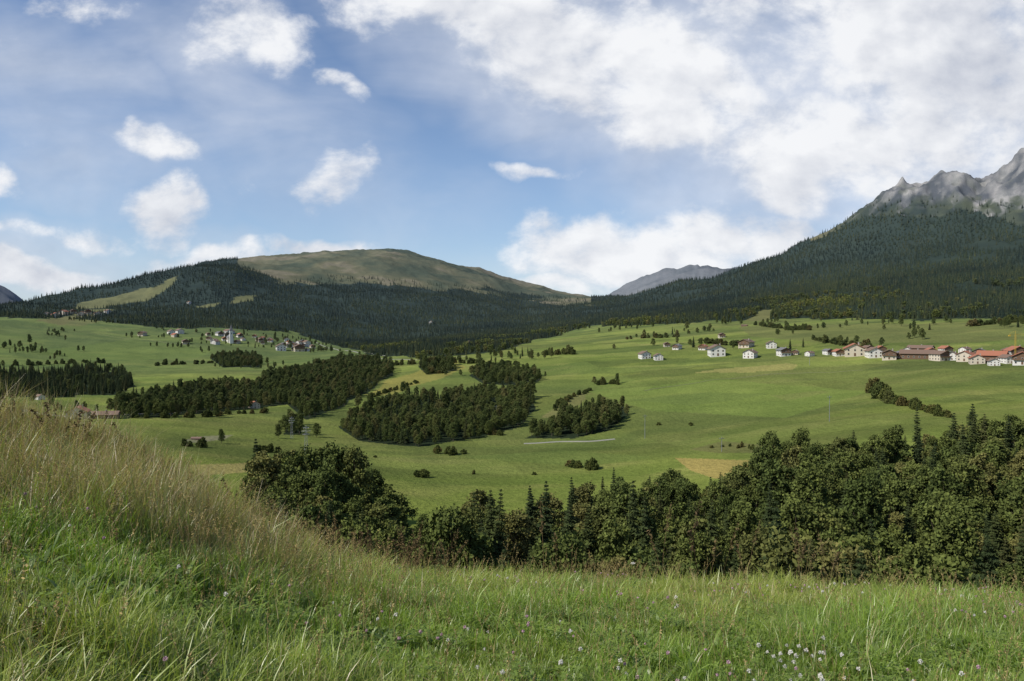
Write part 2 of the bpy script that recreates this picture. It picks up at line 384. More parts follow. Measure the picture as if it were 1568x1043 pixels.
def spruce(name,h=18,rad=3.4,levels=32,br=11,seg=5):
    q=Q();q.tube((0,0,-1),(0,0,h*.55),.26,.14,6,1);q.tube((0,0,h*.55),(0,0,h*.97),.14,.02,5,1)
    Vs=[];T=[]
    for i in range(levels):
        t=i/(levels-1);z=h*(.05+.92*t);L0=rad*(1-t)**.75*(.85+.15*math.sin(i*1.7))+.25
        for k in range(br):
            an=rng.uniform(0,2*math.pi);L=L0*rng.uniform(.6,1.15);d=np.array([math.cos(an),math.sin(an),0]);s=np.array([-d[1],d[0],0])
            tn=rng.uniform(.15,.85)
            for j in range(seg):
                a0=j/seg;a1=(j+1.35)/seg
                f=lambda a:d*L*a+np.array([0,0,z-.38*L*a+.14*L*a*a+rng.uniform(-.06,.06)])
                wd=(.22+.36*math.sin(math.pi*min(1,a0+.25)))*max(L,.5)**.55*.8
                p0=f(a0);p1=f(a1);hang=np.array([0,0,-rng.uniform(.2,.7)*wd*1.6])
                sg=1 if j%2 else -1
                Vs.append([p0,p0+s*sg*wd+hang+(p1-p0)*.5,p1,p0-s*sg*wd*.5+hang*.8+(p1-p0)*.6]);T+= [tn+.15*a0]*4
    V=np.array(Vs).reshape(-1,3);q.add(V,np.arange(len(V)).reshape(-1,4),0,np.clip(T,0,1))
    return obj(name,q.mesh(name,[mspr,bark]),link=False)
def farspruce(name,h=17,rad=3.1):
    q=Q();q.tube((0,0,-2),(0,0,h*.5),.3,.15,4,1);tiers=6;k=8
    for i in range(tiers):
        t=i/tiers;z0=h*(.02+.86*t);z1=min(h,z0+h*.3);rr=rad*(1-t)**.75
        an=np.linspace(0,2*np.pi,k,endpoint=False)+rng.uniform(0,1)
        ra=rr*(1+rng.uniform(-.35,.25,k));V=[]
        for j in range(k):
            p=(ra[j]*math.cos(an[j]),ra[j]*math.sin(an[j]),z0+rng.uniform(-.5,.5))
            mid=an[j]+math.pi/k;p2=(rr*.55*math.cos(mid),rr*.55*math.sin(mid),z0+.7);pm=(rr*.5*math.cos(an[j]-math.pi/k),rr*.5*math.sin(an[j]-math.pi/k),z0+.7)
            V+= [p,p2,(0,0,z1),pm]
        q.add(V,np.arange(len(V)).reshape(-1,4),0,rng.uniform(.2,.8))
    return obj(name,q.mesh(name,[mfar,bark]),link=False)
def fardec(name,h=13,rad=4):
    q=Q();q.tube((0,0,-2),(0,0,h*.6),.3,.1,4,1)
    for i in range(8):
        an=i*2.4;f=i/8;c=np.array([math.cos(an)*rad*.5,math.sin(an)*rad*.5,h*(.3+.55*f)]);k=24
        d=rng.normal(size=(k,3));d/=np.linalg.norm(d,axis=1)[:,None]
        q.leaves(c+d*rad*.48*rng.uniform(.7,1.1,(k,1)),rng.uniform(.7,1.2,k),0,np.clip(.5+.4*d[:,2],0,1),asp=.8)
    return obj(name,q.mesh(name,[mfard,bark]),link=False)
dec=[deciduous('a_deciduous_%d'%i,h=[15.5,18,14,17][i],rad=[4.6,4.3,4.7,3.5][i],nl=[16,18,14,16][i]) for i in range(4)]
spr=[spruce('b_spruce_%d'%i,h=[17,19,14.5][i],rad=[3.7,3.4,3.4][i]) for i in range(3)]
bush=[deciduous('c_bush_%d'%i,h=[4.5,3.6][i],rad=[2.4,2.8][i],nl=8,base=.02,cl_=26,leaf=.3,mat=mbush) for i in range(2)]
cT=collection('forest_tree_models',dec+spr+bush)
fsp=[farspruce('a_far_spruce_%d'%i,h=[14,15.5,12][i],rad=[3.1,2.9,3.1][i]) for i in range(3)]
fde=[fardec('b_far_deciduous_%d'%i,h=[12,14][i]) for i in range(2)]
cF=collection('distant_tree_models',fsp+fde)
def grid(x0,x1,y0,y1,s):
    gx,gy=np.meshgrid(np.arange(x0,x1,s),np.arange(y0,y1,s));gx=gx.ravel()+rng.uniform(-.45,.45,gx.size)*s;gy=gy.ravel()+rng.uniform(-.45,.45,gy.size)*s
    return gx,gy
def emit(name,x,y,z,ix,sc,coll):
    k=len(x);s3=np.stack([sc*rng.uniform(.85,1.15,k),sc*rng.uniform(.85,1.15,k),sc*rng.uniform(.85,1.15,k)],1)
    scatter(name,np.stack([x,y,z-.2],1),rng.uniform(0,6.28,k),s3,ix,coll,rng.normal(size=(k,2))*.03)
gx,gy=grid(-150,330,70,360,5.9);zz=zones(gx,gy);k=zz['near']
gx,gy=gx[k],gy[k];z=zz['z'][k];uu=zz['u'][k]
cn=fbm(gx/26,gy/26,3,91)*.5+.5
con=rng.uniform(size=gx.size)<np.clip(cn*1.9-.68+.18*((uu>620)&(uu<860)),.06,.7)
ix=np.where(con,rng.integers(4,7,gx.size),rng.integers(0,4,gx.size))
edge=zz['v'][k]-np.interp(uu,*NF)
sc=rng.uniform(.66,1.12,gx.size)*np.where(uu<610,1.12,np.where(uu>1160,1.0,.96))*(1+.3*fbm(gx/22,gy/22,2,93))
sc*=np.where(edge<10,rng.uniform(.65,1.0,gx.size),1)
emit('near_forest',gx,gy,z,ix,sc,cT);print('near',len(gx))
gx,gy=grid(-900,700,300,1400,7.0);zz=zones(gx,gy);k=zz['mid'];gx,gy,z,uu,vv,rr=gx[k],gy[k],zz['z'][k],zz['u'][k],zz['v'][k],zz['r'][k]
cn=fbm(gx/60,gy/60,3,92)*.5+.5
pc=np.clip(cn*1.2-.45,.03,.3);pc=np.where((uu<215)&(vv<612),.9,pc);pc=np.where(inpoly(uu,vv,POL['f2']),.04,pc)
con=rng.uniform(size=gx.size)<pc
ix=np.where(con,rng.integers(4,7,gx.size),rng.integers(0,4,gx.size));sc=rng.uniform(.55,1.05,gx.size)*.75*(1+.35*fbm(gx/30,gy/30,2,93))
emit('valley_forest',gx,gy,z,ix,sc,cT);print('mid',len(gx))
def mt(name,r0,r1,s,scl):
    gx,gy=grid(-r1*.75,r1*.75,max(0,r0*.6),r1,s);q_=np.hypot(gx,gy);kk=(q_>r0)&(q_<=r1)&(np.abs(np.arctan2(gx,gy))<.66);gx,gy=gx[kk],gy[kk]
    zz=zones(gx,gy);al=np.interp(zz['u'],*AL)
    k=zz['mtn']|(zz['alp']&(zz['v']>al-26)&(rng.uniform(size=gx.size)<.2)&(zz['u']>1230))|(zz['alp']&(zz['v']>al-8)&(rng.uniform(size=gx.size)<.25)&(zz['u']<900))
    gap=(fbm(gx/90,gy/90,3,95)>.38)&(rng.uniform(size=gx.size)<.8);k&=~gap
    gx,gy,z=gx[k],gy[k],zz['z'][k];pd=np.clip((fbm(gx/120,gy/120,3,94)*.5+.5)*1.6-.6,0,.7)*(zz['r'][k]<1900)
    ix=np.where(rng.uniform(size=gx.size)<pd,rng.integers(3,5,gx.size),rng.integers(0,3,gx.size))
    emit(name,gx,gy,z,ix,rng.uniform(.6,1.1,gx.size)*scl,cF);print(name,len(gx))
mt('hillside_forest',950,2200,8.0,.92)
mt('mountain_forest',2200,4700,12.0,1.0)
gx,gy=grid(-1500,1200,450,2300,12);zz=zones(gx,gy);uu,vv,rr=zz['u'],zz['v'],zz['r']
cl2=fbm(gx/70,gy/40,2,97);p=np.zeros(gx.size)
p=np.where((uu>880)&(vv<531)&(vv>492),.55*(cl2>.42)+.001,p)
p=np.where((uu>1000)&(vv<552)&(vv>530),.006,p)
p=np.where((uu>640)&(uu<880)&(vv<585)&(vv>535),.4*(cl2>.40),p)
p=np.where((uu<560)&(vv<565)&(vv>490),.6*(cl2>.50),p)
p=np.where((uu>300)&(uu<480)&(vv<530)&(vv>505),.10,p)
p=np.where((uu<640)&(vv<640)&(vv>600)&~zz['mid'],.2*(cl2>.35),p)
k=(rng.uniform(size=gx.size)<p)&~zz['mid']&~zz['mtn']
gx,gy,z,rr=gx[k],gy[k],zz['z'][k],rr[k]
emit('field_trees',gx,gy,z,np.where(rng.uniform(size=gx.size)<.08,rng.integers(4,7,gx.size),rng.integers(0,4,gx.size)),rng.uniform(.35,.7,gx.size),cT)
def hedge(pts,wid=3,step=3.2,sc=(.7,1.3),kinds=(7,8)):
    W=[place(*p) for p in pts];out=[]
    for a,b in zip(W[:-1],W[1:]):
        L=math.hypot(b[0]-a[0],b[1]-a[1]);m_=max(1,int(L/step))
        for i in range(m_):
            t=(i+rng.uniform(0,1))/m_;out.append((a[0]+(b[0]-a[0])*t+rng.normal()*wid*.4,a[1]+(b[1]-a[1])*t+rng.normal()*wid*.4,rng.uniform(*sc),rng.choice(kinds)))
    return out
HD=[]
for h_ in [([(1338,598),(1350,610),(1368,618)],4,2.6,(1.0,1.9)),([(1368,618),(1400,624),(1450,640)],3,3,(.7,1.3)),([(1078,688),(1120,684),(1180,690)],3,4.5,(.3,.6)),
 ([(388,694),(425,693)],3,2,(.7,1.1)),([(670,695),(708,697)],4,2.2,(.7,1.2)),([(632,730),(655,732)],2,2,(.8,1.1)),([(874,716),(920,720)],3,2.2,(.7,1.1)),
 ([(490,700),(505,700)],2,2,(.8,1.2)),([(725,662),(770,668)],2,3,(.6,1.)),([(910,590),(950,588)],4,4,(.8,1.4)),([(836,543),(880,543)],5,4,(1,2)),
 ([(280,684),(318,686)],3,2.5,(.6,1)),([(850,630),(870,612),(905,598)],3,4,(.5,1.1)),([(560,612),(600,598),(640,585)],3,6,(.6,1.2)),([(655,572),(680,572)],5,3,(1,2)),
 ([(195,640),(300,640),(410,632)],3,5,(.6,1.3)),([(1055,652),(1066,652)],2,4,(.5,.8)),([(1010,652),(1020,650)],2,4,(.5,.8)),([(718,726),(726,727)],1,3,(.4,.6)),([(812,728),(818,728)],1,3,(.4,.5)),
 ([(1490,500),(1600,490)],5,5,(1,2.2)),([(1240,520),(1330,532)],5,7,(1,2)),([(570,700),(580,702)],1,3,(.3,.5)),([(240,560),(330,556)],4,8,(1,2)),([(760,655),(800,640)],3,4,(.6,1)),
 ([(600,560),(700,556),(800,560)],4,7,(.8,1.8)),([(20,560),(160,556)],4,10,(1,2)),([(960,520),(1040,516)],4,7,(1,2)),([(1080,526),(1130,530)],4,6,(1,2)),([(1160,498),(1240,506)],4,8,(1,2))]:
    HD+=hedge(*h_)
HD=np.array(HD);emit('hedgerow',HD[:,0],HD[:,1],H(HD[:,0],HD[:,1]),HD[:,3].astype(int),HD[:,2],cT)
for (a,b,s,t) in [(484,670,.6,0),(425,672,.5,1),(910,588,.5,2),(45,527,1,1),(30,533,.9,2),(1052,505,.9,0),(1380,500,.9,1),(1412,520,.8,0),(1000,530,.7,2),(1123,535,.6,3),(1210,535,.7,4),(1490,655,.5,2),(870,543,.8,0),(945,588,.6,3),(330,640,.6,1),(1350,530,.6,0),(1230,532,.6,5),(1062,532,.8,4),(940,535,.5,2),(338,680,.45,1)]:
    x,y,z,rr=place(a,b);src=(dec+spr)[t]
    obj('deciduous_tree' if t<4 else 'spruce_tree',src.data,(x,y,z-.2),rng.uniform(0,6),s)
# ---------------------------------------------------------------- buildings
wWhite=simple('white_render',(.70,.68,.64),.85,.06);wCream=simple('cream_render',(.58,.51,.41),.85,.06);wWood=simple('dark_wood',(.15,.09,.055),.8,.3,4)
rRed=simple('red_tile_roof',(.36,.14,.08),.8,.25,3);rBrown=simple('brown_tile_roof',(.19,.125,.09),.8,.25,3);rGrey=simple('grey_slate_roof',(.17,.165,.16),.6,.2,3)
glass=simple('window_glass',(.03,.035,.045),.15,.1);frame=simple('window_frame',(.5,.45,.38),.6,.1);chim=simple('chimney_stone',(.35,.32,.29),.9,.1)
def houseparts(tag,w,l,h,pitch,roof,wall,wood):
    out={}
    q=Q();rh=w/2*pitch;V=[(-w/2,-l/2,-3),(w/2,-l/2,-3),(w/2,-l/2,h),(-w/2,-l/2,h),(-w/2,l/2,-3),(w/2,l/2,-3),(w/2,l/2,h),(-w/2,l/2,h),(0,-l/2,h+rh),(0,l/2,h+rh)]
    q.add(V,[(0,1,2,3),(5,4,7,6),(4,0,3,7),(1,5,6,2)],0)
    mi_=1 if wood else 0
    mA=[(V[3][0]+V[2][0])/2,V[3][1],h];mB=[0,V[6][1],h]
    q.add([V[3],mA,V[2],V[8],V[6],mB,V[7],V[9]],[(0,1,2,3),(4,5,6,7)],mi_)
    if wood:
        zz=h*.55;q.box(-w/2-.04,w/2+.04,-l/2-.04,-l/2+.03,zz,h,1);q.box(-w/2*.92,w/2*.92,-l/2-1.2,-l/2-.05,zz-.15,zz,1);q.box(-w/2*.92,w/2*.92,-l/2-1.2,-l/2-1.1,zz,zz+.9,1)
    out['walls']=q.mesh(tag+'_walls',[wall,wWood])
    q=Q();ov=1.1;x1=w/2+ov;zr=h+rh+.12;ze=h-ov*pitch+.12;y0=-l/2-ov;y1=l/2+ov;t=.28
    for s in (-1,1):
        q.add([(0,y0,zr),(s*x1,y0,ze),(s*x1,y1,ze),(0,y1,zr),(0,y0,zr+t),(s*x1,y0,ze+t),(s*x1,y1,ze+t),(0,y1,zr+t)],[(0,1,2,3),(4,7,6,5),(0,4,5,1),(1,5,6,2),(2,6,7,3)],0)
    out['roof']=q.mesh(tag+'_roof',[roof])
    q=Q();nf=max(2,int(w/3.4));fl_=max(1,int(h/2.8))
    for f in range(fl_):
        zc=1.5+f*2.8
        for i in range(nf):
            xc=-w/2+(i+.5)*w/nf
            if f==0 and i==nf//2: continue
            q.box(xc-.65,xc+.65,-l/2-.1,-l/2-.045,zc-.75,zc+.75,1);q.box(xc-.5,xc+.5,-l/2-.13,-l/2-.1,zc-.6,zc+.6,0)
        ns=max(2,int(l/3.6))
        for i in range(ns):
            yc=-l/2+(i+.5)*l/ns
            for s in (-1,1):
                a,b_=sorted((s*(w/2+.045),s*(w/2+.1)));q.box(a,b_,yc-.65,yc+.65,zc-.75,zc+.75,1);a,b_=sorted((s*(w/2+.1),s*(w/2+.13)));q.box(a,b_,yc-.5,yc+.5,zc-.6,zc+.6,0)
    if not wood: q.box(-.5,.5,-l/2-.1,-l/2-.045,h+.1,h+1.2,1)
    out['windows']=q.mesh(tag+'_windows',[glass,frame])
    q=Q();q.box(-.7,.7,-l/2-.09,-l/2-.045,0,2.2,0);out['door']=q.mesh(tag+'_door',[wWood])
    q=Q();q.box(w*.2,w*.2+.8,-.5,.4,h,h+rh+1.0,0);q.box(w*.2-.1,w*.2+.9,-.6,.5,h+rh+1.0,h+rh+1.2,0);out['chimney']=q.mesh(tag+'_chimney',[chim])
    return out
HV={'wb':houseparts('wb',12,14,6,.5,rBrown,wWhite,False),'wr':houseparts('wr',12,13,6,.5,rRed,wWhite,True),'wg':houseparts('wg',11,14,6.2,.45,rGrey,wWhite,True),
'cb':houseparts('cb',12,15,6,.45,rBrown,wCream,True),'cr':houseparts('cr',13,12,5.6,.5,rRed,wCream,False),'bn':houseparts('bn',12,24,4.2,.45,rBrown,wWood,False),'br':houseparts('br',13,20,4.8,.5,rRed,wWood,False)}
names={'wb':'white_house','wr':'chalet_house','wg':'chalet_house','cb':'farmhouse','cr':'farmhouse','bn':'wooden_barn','br':'wooden_barn'}
def house(u_,v_,wpx,kind,rot=None):
    x,y,z,rr=place(u_,v_);base={'bn':24,'br':20}.get(kind,13.5)
    s=wpx*rr/FP/base
    e=bpy.data.objects.new(names[kind],None);S.collection.objects.link(e);e.location=(x,y,z);th_=math.atan2(x,y)
    if rot is None: rot=rng.uniform(-.7,.7)
    if kind in('bn','br') : rot=1.35+rng.uniform(-.2,.2)
    e.rotation_euler=(0,0,-th_+rot);e.scale=(s,s,s)
    for k_,m_ in HV[kind].items(): obj(k_,m_,parent=e)
for a in [(987,549,16,'wb'),(1008,551,14,'wb'),(1037,535,12,'wg'),(1021,531,10,'cb'),(1097,545,24,'wb',.2),(1077,536,12,'wr'),(1149,548,18,'wb',-.3),(1143,532,18,'cb'),(1181,533,15,'wb',.1),(1200,545,18,'wg'),(1218,543,10,'cb'),(1240,545,10,'wb'),
 (1268,543,12,'wg'),(1284,545,14,'wr'),(1308,545,26,'cr',.1),(1338,547,20,'wb',.3),(1348,540,14,'wr'),(1362,550,20,'cb'),(1378,548,14,'wg'),(1405,549,40,'bn'),(1410,539,30,'bn'),(1440,552,20,'cb'),(1459,551,16,'wb'),(1448,541,14,'wr'),(1480,553,20,'cr'),(1496,557,18,'cr'),(1520,553,32,'br'),(1522,560,14,'wb'),(1543,556,16,'wb'),(1556,548,22,'wr'),(1566,558,24,'wr'),(1590,550,24,'cb'),(1620,552,20,'wr'),(1478,541,12,'wb'),(1500,545,15,'wg'),(1543,543,14,'cb'),
 (1329,538,12,'cb'),(1390,541,12,'wb'),(1425,545,16,'wr')]: house(*a)
for i in range(34):
    t=rng.uniform();house(318+t*160+rng.normal()*4,514+t*19+rng.normal()*3.5,rng.uniform(6,10),rng.choice(['wb','wr','wg','cb','cb','wb']))
house(352,524,9,'wb');house(430,537,15,'wb',.1);house(458,538,16,'cb')
for a in [(85,486,9,'cr'),(98,482,9,'cr'),(112,480,8,'cb'),(125,484,9,'cr'),(135,481,9,'cb'),(150,484,9,'cr'),(165,480,7,'wb'),(72,484,7,'wb'),(218,514,9,'cb'),(262,512,9,'wb'),(275,511,10,'wb'),(284,527,10,'cb'),(268,516,8,'cr'),
 (290,466,5,'wb'),(660,496,6,'wb'),(388,625,15,'cr',.3),(118,642,26,'cr'),(160,641,34,'bn'),(60,612,10,'wb'),(300,674,14,'bn'),(1105,517,10,'cb'),(1140,500,9,'bn'),(720,527,8,'cb')]: house(*a)
x,y,z,rr=place(352,524);e=bpy.data.objects.new('church',None);S.collection.objects.link(e);e.location=(x,y,z);e.rotation_euler=(0,0,.5)
for k_,m_ in houseparts('nave',11,24,9,1.0,rGrey,wWhite,False).items():
    obj('nave_'+k_,m_,parent=e)
q=Q();q.box(-3,3,-18,-12.05,-3,22,0);q.box(-3.3,3.3,-18.3,-11.75,22,22.6,0)
obj('tower',q.mesh('tower',[wWhite]),parent=e)
q=Q();cs=[(-3.4,-18.4),(3.4,-18.4),(3.4,-11.6),(-3.4,-11.6)]
for i in range(4):
    a_=cs[i];b_=cs[(i+1)%4];q.add([(a_[0],a_[1],22.6),(b_[0],b_[1],22.6),(.05*(1 if b_[0]>0 else -1),-15,36),(.05*(1 if a_[0]>0 else -1),-15.001,36)],[(0,1,2,3)],0)
obj('spire',q.mesh('spire',[rGrey]),parent=e)
q=Q();q.box(-.6,.6,-18.1,-18.03,16,19,0);q.box(-3.1,-3.03,-15.6,-14.4,16,19,0);obj('belfry_windows',q.mesh('belfry',[glass]),parent=e)
steel=simple('galvanised_steel',(.35,.36,.36),.5,.1,2,.6);yel=simple('yellow_paint',(.6,.40,.05),.5,.1)
def lattice(q,p,q2,w1,w2_,n_,t):
    p=np.array(p,float);q2=np.array(q2,float);d=(q2-p)/np.linalg.norm(q2-p);a=np.cross(d,[0,1,.01]);a/=np.linalg.norm(a);b_=np.cross(d,a)
    cs=[(1,1),(1,-1),(-1,-1),(-1,1)];ring=lambda f:[p+(q2-p)*f+(a*c[0]+b_*c[1])*(w1+(w2_-w1)*f)/2 for c in cs]
    for i in range(n_):
        r0=ring(i/n_);r1=ring((i+1)/n_)
        for j in range(4):
            q.tube(r0[j],r1[j],t,t,4);q.tube(r0[j],r1[(j+1)%4],t*.7,t*.7,4);q.tube(r0[j],r0[(j+1)%4],t*.7,t*.7,4)
x,y,z,rr=place(1555,553);q=Q();lattice(q,(0,0,-1),(0,0,21),.9,.9,12,.04);lattice(q,(-5,0,21.5),(15,9,21.5),.6,.4,14,.03);q.tube((0,0,21),(0,0,24.5),.12,.08,5);q.tube((0,0,24.5),(11,6.5,22),.04,.04,4);q.tube((0,0,24.5),(-5,0,22),.04,.04,4);q.box(-5.6,-4.2,-.5,.5,20,21,0)
obj('tower_crane',q.mesh('tower_crane',[yel]),(x,y,z))
def pylon(u_,v_,h):
    x,y,z,rr=place(u_,v_);q=Q();lattice(q,(0,0,-1),(0,0,h),h*.13,h*.03,9,.045)
    for f,wd in ((.72,.2),(.82,.26),(.92,.18)):
        lattice(q,(-h*wd/2,0,h*f),(h*wd/2,0,h*f),.4,.4,6,.03)
    obj('electricity_pylon',q.mesh('electricity_pylon',[steel]),(x,y,z),.3)
pylon(468,702,16);pylon(446,672,13)
def pole(u_,v_,h,nm='utility_pole'):
    x,y,z,rr=place(u_,v_);q=Q();q.tube((0,0,-1),(0,0,h),.20,.12,8);q.box(-1.4,1.4,-.1,.1,h-1.0,h-.8);
    for s in (-1.25,0,1.25): q.tube((s,0,h-.8),(s,0,h-.45),.07,.05,6)
    obj(nm,q.mesh(nm,[steel]),(x,y,z),.4)
pole(988,672,14);pole(1271,646,14);pole(1106,692,7);pole(1240,560,9);pole(760,640,9)
rm=simple('gravel_road_material',(.28,.275,.23),.95,.2,.5);pm_=simple('farm_track_material',(.17,.18,.075),.95,.3,.5)
def road(pts,w=3.0,nm='gravel_road',mat=None):
    W=[place(*p) for p in pts];xy=np.array([(a[0],a[1]) for a in W]);t=np.linspace(0,len(xy)-1,len(xy)*24);xx=np.interp(t,range(len(xy)),xy[:,0]);yy=np.interp(t,range(len(xy)),xy[:,1])
    ks=np.ones(17)/17;xx=np.convolve(np.pad(xx,8,mode='edge'),ks,'valid');yy=np.convolve(np.pad(yy,8,mode='edge'),ks,'valid')
    tx=np.gradient(xx);ty=np.gradient(yy);l=np.hypot(tx,ty)+1e-9;nx,ny=-ty/l*w/2,tx/l*w/2
    zc=H(xx,yy)+.25;V=[];F=[]
    for i in range(len(xx)):
        for s,dz in ((-1.25,-1.2),(-1,0),(1,0),(1.25,-1.2)): V.append((xx[i]+nx[i]*s,yy[i]+ny[i]*s,zc[i]+dz))
        if i:
            for j in range(3): a_=(i-1)*4+j;F.append((a_,a_+1,a_+5,a_+4))
    obj(nm,qmesh(nm,V,np.array(F)[:,::-1],[mat or rm]))
road([(800,680),(830,679),(860,677),(900,677),(945,673)]);road([(30,626),(100,640),(190,636),(280,632)],4);road([(480,523),(600,548)],3);road([(560,548),(640,552),(720,545)],3)
for p_ in ([(980,600),(1080,584),(1200,572),(1330,566)],[(60,505),(150,512),(218,520),(300,530)]): road(p_,1.5,'farm_track',pm_)
# ---------------------------------------------------------------- meadow: real blades in one mesh
mg=foliage('meadow_grass_blades',None,None,None,.42,None,False,.42,'gcol')
gL=foliage('meadow_herbs',(.14,.215,.045),(.21,.29,.055),None,.35,'tint',False,.4)
gS=foliage('seed_heads',(.32,.25,.13),(.42,.34,.18),(.22,.15,.09),.2,'tint',False)
gK=foliage('brown_stalks',(.10,.075,.045),(.16,.12,.065),(.07,.05,.035),.0,'tint',False)
def gmesh(name,n_,r0,r1,a,hk=1.0,wk=1.0):
    rr=np.sqrt(rng.uniform(r0*r0,r1*r1,int(n_*1.5)));t=rng.uniform(-a,a,rr.size);x=rr*np.sin(t);y=rr*np.cos(t)
    dens=.70+1.0*fbm(x/.16,y/.16,2,101)+.4*fbm(x/.9,y/.9,2,102);k=rng.uniform(size=x.size)<dens;x,y,rr=x[k][:n_],y[k][:n_],rr[k][:n_];m_=len(x)
    u_,v_,_,z=uv(x,y)
    a1=fbm(x/1.3,y/1.3,3,103);a2=fbm(x/3.3,y/3.3,3,104);a3=fbm(x/.35,y/.35,2,105)
    dr=np.clip((1-sm(330,680,u_+a2*220))*sm(4.6,8.5,rr+a2*2.8+a1),0,1)
    isd=rng.uniform(size=m_)<dr
    h=rng.uniform(.07,.20,m_)*(1+.5*a1+.4*a3)+.05*rng.uniform(size=m_)**3
    tall=rng.uniform(size=m_)<(.05+.14*(a1>.1));h=np.where(tall,h*1.75,h)
    h=h*(1+dr*1.05);h*=hk
    wd=rng.uniform(.0030,.0080,m_)*(1-.25*dr)*wk*(1+.35*sm(7,12,rr))
    broad=(rng.uniform(size=m_)<.06)&~isd;wd=np.where(broad,wd*2.0,wd)
    ba=rng.uniform(0,2*np.pi,m_)*.75+fbm(x/.5,y/.5,2,106)*6+.8;be=rng.uniform(.08,1.0,m_)*(1-.25*dr)
    fa=ba+np.pi/2+rng.normal(size=m_)*.6
    g=rng.uniform(size=m_)
    c1=lerp(C(.16,.26,.032),C(.29,.40,.06),g);c1=lerp(c1,C(.38,.39,.09),np.clip((a2+.2)*1.2,0,.6))
    c1=c1*(1+.25*a3[:,None])
    yel=rng.uniform(size=m_)<.09;c1=np.where(yel[:,None],C(.46,.40,.19),c1)
    c2=lerp(C(.22,.28,.055),C(.37,.34,.12),rng.uniform(size=m_));st=rng.uniform(size=m_)<(.17+.33*(a1>0));c2=np.where(st[:,None],lerp(C(.36,.28,.14),C(.48,.38,.21),g),c2)
    cb=np.where(isd[:,None],c2,c1)
    lv=np.array([0,.33,.68,1.0]);V=np.zeros((m_,4,2,3),np.float32);Cc=np.ones((m_,4,2,4),np.float32)
    for i,t_ in enumerate(lv):
        px=x+np.cos(ba)*be*h*t_*t_;py=y+np.sin(ba)*be*h*t_*t_;pz=z+h*t_*(1-.38*be*t_)-.015;ww=wd*(.65,1,.75,.1)[i]/2
        for s,sg in enumerate((-1,1)):
            V[:,i,s,0]=px+sg*np.cos(fa)*ww;V[:,i,s,1]=py+sg*np.sin(fa)*ww;V[:,i,s,2]=pz
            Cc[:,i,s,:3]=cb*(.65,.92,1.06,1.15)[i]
    b_=np.arange(m_)*8;F=np.concatenate([np.stack([b_+i*2,b_+i*2+1,b_+i*2+3,b_+i*2+2],1) for i in range(3)])
    me=qmesh(name,V.reshape(-1,3),F,[mg],smooth=True,validate=False);at_=me.attributes.new('gcol','FLOAT_COLOR','POINT');at_.data.foreach_set('color',Cc.ravel())
    return me
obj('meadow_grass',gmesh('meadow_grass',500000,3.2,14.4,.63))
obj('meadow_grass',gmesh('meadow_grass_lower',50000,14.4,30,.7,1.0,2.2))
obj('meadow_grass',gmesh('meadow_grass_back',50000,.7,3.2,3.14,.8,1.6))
def herb(name,n_,L,W):
    q=Q()
    for i in range(n_):
        d=rng.uniform(0,6.28);l=L*rng.uniform(.6,1.1);el=rng.uniform(.5,1.3);w_=W*rng.uniform(.7,1.1);D=np.array([math.cos(d),math.sin(d),0]);s=np.array([-D[1],D[0],0]);pr=[(0,.15),(.3,.9),(.65,1),(.9,.5),(1,.05)]
        pts=[]
        for t,ww in pr:
            c=D*l*math.cos(el)*(t+.25*t*t)+np.array([0,0,l*math.sin(el)*(t-.4*t*t)+.01]);pts+=[c-s*w_*ww/2+[0,0,.15*w_*ww],c+s*w_*ww/2+[0,0,.15*w_*ww]]
        q.add(pts,[(k*2,k*2+1,k*2+3,k*2+2) for k in range(4)],0,rng.uniform(.2,.9))
    return obj(name,q.mesh(name,[gL],True),link=False)
def clover(name):
    q=Q()
    for i in range(14):
        p=np.array([rng.normal()*.06,rng.normal()*.06,rng.uniform(.10,.20)])
        for k in range(3):
            d=k*2.09+rng.uniform(-.2,.2);D=np.array([math.cos(d),math.sin(d),.25]);s=np.array([-D[1],D[0],0]);l=rng.uniform(.014,.024)
            q.add([p,p+D*l-s*l*.5,p+D*l*1.3,p+D*l+s*l*.5],[(0,1,2,3)],0,rng.uniform(.3,1))
    return obj(name,q.mesh(name,[gL]),link=False)
def stalks(name,n_,h0,h1,mat,size=1.0,spread=.12,tr=.0014,ns=16):
    q=Q()
    for j in range(n_):
        b0=np.array([rng.normal()*spread,rng.normal()*spread,0]);d=rng.uniform(0,6.28);hh=rng.uniform(h0,h1);bd=rng.uniform(.05,.35)
        f=lambda t:b0+np.array([math.cos(d)*bd*hh*t*t,math.sin(d)*bd*hh*t*t,hh*t])
        for a_,b_ in ((0,.4),(.4,.75),(.75,1)): q.tube(f(a_),f(b_),tr,tr*.8,3,0)
        tz=rng.uniform(.68 if tr>.002 else .8,1.01,ns);C_=np.array([f(t) for t in tz])+rng.normal(size=(ns,3))*.005*size
        q.leaves(C_,rng.uniform(.005,.010,ns)*size,0,rng.uniform(.3,1,ns),asp=.45)
    return obj(name,q.mesh(name,[mat]),link=False)
pk=simple('flower_pink',(.50,.32,.38),.8,.25,60);wh=simple('flower_white',(.66,.64,.58),.8,.1,60)
